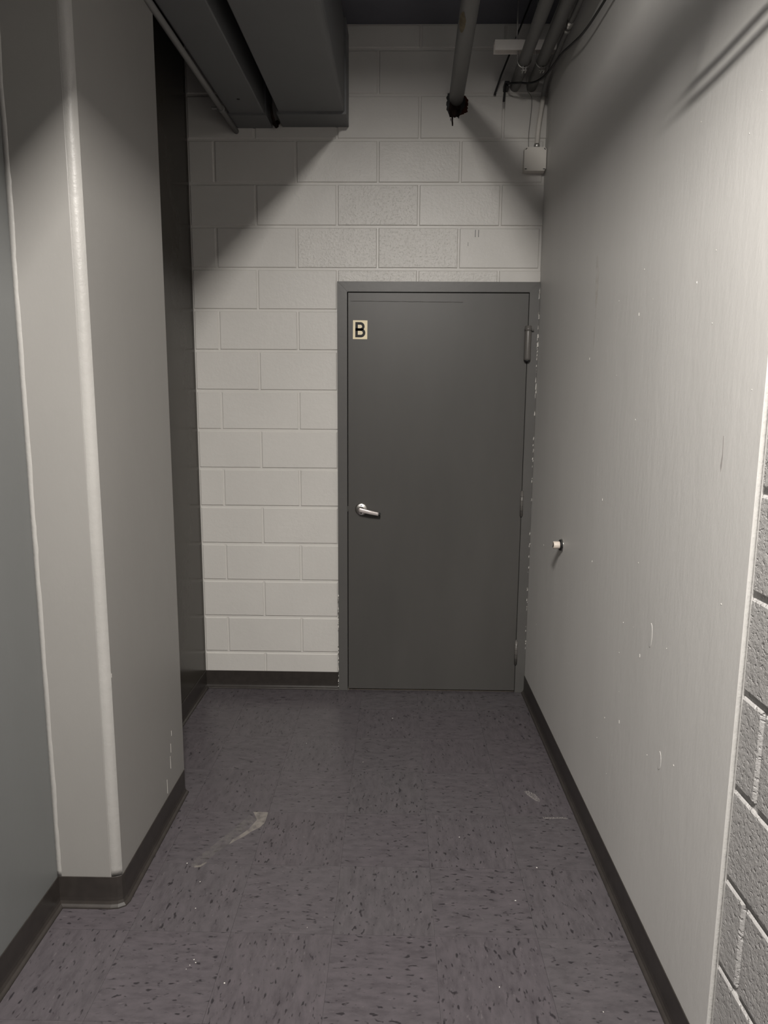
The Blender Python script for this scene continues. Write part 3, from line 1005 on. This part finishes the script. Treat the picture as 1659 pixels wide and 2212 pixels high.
# ------------------------------------------------------------------ door bumper on the right wall
kb = empty('wall_bumper', (XR, -0.70, 0.972))
tag(kb, 'small white door bumper with chrome flange on the right wall', 'bumper')
KY, KZ = -0.70, 0.972
def kpart(name, prof, mat):
    return wparent(link(name, lathe_mesh(name, prof, 'x', 28), mat, kb, (XR, KY, KZ)), kb)
kpart('flange', [(0.029, 0.0), (0.029, -0.002), (0.024, -0.005), (0.014, -0.007), (0.012, -0.008)], 'chrome')
kpart('rubber_ring', [(0.0235, -0.0055), (0.0240, -0.0095), (0.0215, -0.0115), (0.012, -0.012)], 'black')
kpart('bumper_stud', [(0.0155, -0.008), (0.0160, -0.012), (0.0160, -0.036), (0.0150, -0.038), (0.0085, -0.038), (0.0080, -0.030)], 'white_nylon')
wparent(link('stud_slot', box_mesh('stud_slot', -0.0392, -0.030, -0.0022, 0.0022, -0.012, 0.012), 'black', kb, (XR, KY, KZ), (math.radians(18), 0, 0)), kb)

# ------------------------------------------------------------------ marks on floor and walls
def flat_poly(name, pts, z, mat, label, cat, group=None, kind=None, thick=0.0003):
    me = prism_mesh(name, pts, 'z', z, z + thick)
    return tag(link(name, me, mat), label, cat, group, kind)
def blade(pts_l, pts_r):
    return pts_l + pts_r[::-1]
tp = empty('tape_residue', (-0.26, -1.33, 0))
tag(tp, 'pale torn strip of clear tape residue on the dark floor tile', 'tape')
wparent(link('tape_corner', prism_mesh('tape_corner', [(-0.2355, -1.1665), (-0.1768, -1.1665), (-0.1768, -1.232), (-0.190, -1.262), (-0.214, -1.286), (-0.236, -1.316), (-0.262, -1.342), (-0.282, -1.366), (-0.276, -1.340), (-0.250, -1.306), (-0.232, -1.278), (-0.2215, -1.248), (-0.2115, -1.218), (-0.2255, -1.186)], 'z', 0.0001, 0.0004), 'tape_film', tp), tp)
wparent(link('tape_tail', prism_mesh('tape_tail', [(-0.245, -1.185), (-0.213, -1.215), (-0.224, -1.255), (-0.25, -1.305), (-0.284, -1.362), (-0.318, -1.420), (-0.338, -1.468), (-0.352, -1.488), (-0.378, -1.490), (-0.386, -1.470), (-0.370, -1.430), (-0.336, -1.370), (-0.300, -1.300), (-0.270, -1.240)], 'z', 0.0001, 0.0003), 'tape_film_thin', tp), tp)
wparent(link('tape_end', prism_mesh('tape_end', [(-0.372, -1.484), (-0.352, -1.478), (-0.336, -1.460), (-0.333, -1.466), (-0.350, -1.488), (-0.370, -1.492)], 'z', 0.0003, 0.0005), 'tape_film', tp), tp)

flat_poly('paint_scuff', [(0.842, -0.992), (0.862, -0.988), (0.884, -1.012), (0.897, -1.050), (0.893, -1.066), (0.874, -1.056), (0.856, -1.030)], 0.0001, 'scuff_paint', 'speckled white paint scuff on the floor near the right wall', 'scuff')
flat_poly('paint_streak', [(0.882, -1.168), (0.905, -1.169), (0.940, -1.166), (0.976, -1.170), (0.976, -1.179), (0.938, -1.177), (0.906, -1.181), (0.884, -1.179)], 0.0001, 'scuff_paint', 'thin white paint streak on the floor close to the right baseboard', 'scuff')
bm = bmesh.new()
rn = random.Random(21)
spots = [(-0.262, -1.898), (-0.256, -1.878), (-0.268, -1.912), (-0.248, -1.888), (-0.150, -1.955), (0.172, -0.78), (-0.33, -1.56), (-0.40, -1.47), (-0.31, -1.68), (0.55, -1.30), (0.30, -0.35), (0.70, -1.62), (0.80, -1.46), (0.05, -1.75), (-0.10, -0.62), (0.60, -1.95), (0.86, -2.02)]
for (x, y) in spots:
    n = 5
    r = rn.uniform(0.0009, 0.0024)
    v = [bm.verts.new((x + r * rn.uniform(0.5, 1.6) * math.cos(2 * math.pi * k / n), y + r * rn.uniform(0.5, 1.8) * math.sin(2 * math.pi * k / n), 0.0006)) for k in range(n)]
    w = [bm.verts.new((p.co.x, p.co.y, 0.0)) for p in v]
    bm.faces.new(v)
    for k in range(n):
        bm.faces.new((w[k], w[(k + 1) % n], v[(k + 1) % n], v[k]))
fl = link('paint_flecks', bm_mesh(bm, 'paint_flecks'), 'paint_chip')
tag(fl, 'tiny white paint flecks scattered on the floor tiles', 'flecks', None, 'stuff')

# marks on the right wall: thin raised paint drips, a smear, dark dings
def wall_mark(name, yz, depth, mat, parent=wall_right):
    return link(name, prism_mesh(name, yz, 'x', XR - depth, XR + 0.001), mat, parent)
wall_mark('paint_smear', [(-1.012, 2.10), (-0.998, 2.095), (-1.006, 1.99), (-1.016, 1.93), (-1.016, 1.86), (-1.020, 1.76), (-1.026, 1.80), (-1.030, 1.92), (-1.038, 1.955), (-1.040, 2.03)], 0.0001, 'wall_smear')
rn = random.Random(5)
bm = bmesh.new()
for k in range(46):
    y, z = rn.uniform(-2.18, -0.25), rn.uniform(0.12, 2.3)
    r = rn.uniform(0.0004, 0.0011)
    hgt = r * rn.choice([1, 1, 1, 2, 5])
    v = [bm.verts.new((XR - 0.0009, y + r * a, z + hgt * b_)) for a, b_ in ((-1, -1), (1, -0.7), (0.7, 1), (-0.6, 0.8))]
    w = [bm.verts.new((XR + 0.001, p.co.y, p.co.z)) for p in v]
    bm.faces.new(v)
    for q in range(4):
        bm.faces.new((w[q], w[(q + 1) % 4], v[(q + 1) % 4], v[q]))
wm = link('paint_nibs', bm_mesh(bm, 'paint_nibs'), 'paint_chip', wall_right)
tag(wm, kind='stuff')
for (y, z, r) in ((-2.02, 1.43, 0.004), (-1.93, 1.66, 0.003)):
    pass
wall_mark('scrape_mark', [(-2.072, 1.50), (-2.069, 1.50), (-2.071, 1.46), (-2.066, 1.435), (-2.070, 1.42), (-2.075, 1.436), (-2.075, 1.46)], 0.0002, 'scrape_tone')
# dents on the right wall
for (y, z, a, b_) in ((-1.86, 0.62, 0.012, 0.026), (-1.74, 0.93, 0.012, 0.035)):
    wall_mark('filler_spot', [(y + a * math.cos(t * math.pi / 8), z + b_ * math.sin(t * math.pi / 8)) for t in range(16)], 0.0008, 'plaster_paint')
# scratches low on the pillar side, scuffs on the back wall
bm = bmesh.new()
for (y, z, h) in ((-1.19, 0.19, 0.05), (-1.18, 0.25, 0.035), (-1.165, 0.31, 0.02), (-1.235, 0.115, 0.055), (-1.66, 0.75, 0.012)):
    add_box(bm, PX1 - 0.001, PX1 + 0.0006, y - 0.0012, y + 0.0012, z, z + h)
sm = link('scratch_marks', bm_mesh(bm, 'scratch_marks'), 'paint_chip', pil)
tag(sm, kind='stuff')
bm = bmesh.new()
for (x, z, w, h) in ((0.690, 2.395, 0.003, 0.034), (0.706, 2.395, 0.003, 0.034), (0.655, 2.352, 0.002, 0.018)):
    add_box(bm, x, x + w, -0.0012, 0.001, z, z + h)
sm = link('pencil_marks', bm_mesh(bm, 'pencil_marks'), 'duct_paint', wall_back)
tag(sm, kind='stuff')

# ------------------------------------------------------------------ the lamp fitting itself, above the photographer
lf = empty('batten_lamp', (LX, LY, ZC))
tag(lf, 'white fluorescent batten fixed to the ceiling above the photographer', 'lamp')
wparent(link('lamp_housing', box_mesh('lamp_housing', LX - 0.05, LX + 0.05, LY - 0.63, LY + 0.63, LZ + 0.032, ZC, 0.006), 'lamp_housing', lf), lf)
for s in (-1, 1):
    wparent(link('lamp_tube', tube_mesh('lamp_tube', [(LX + s * 0.025, LY - 0.6, LZ + 0.018), (LX + s * 0.025, LY + 0.6, LZ + 0.018)], 0.0127, 14), 'lamp_tube', lf), lf)
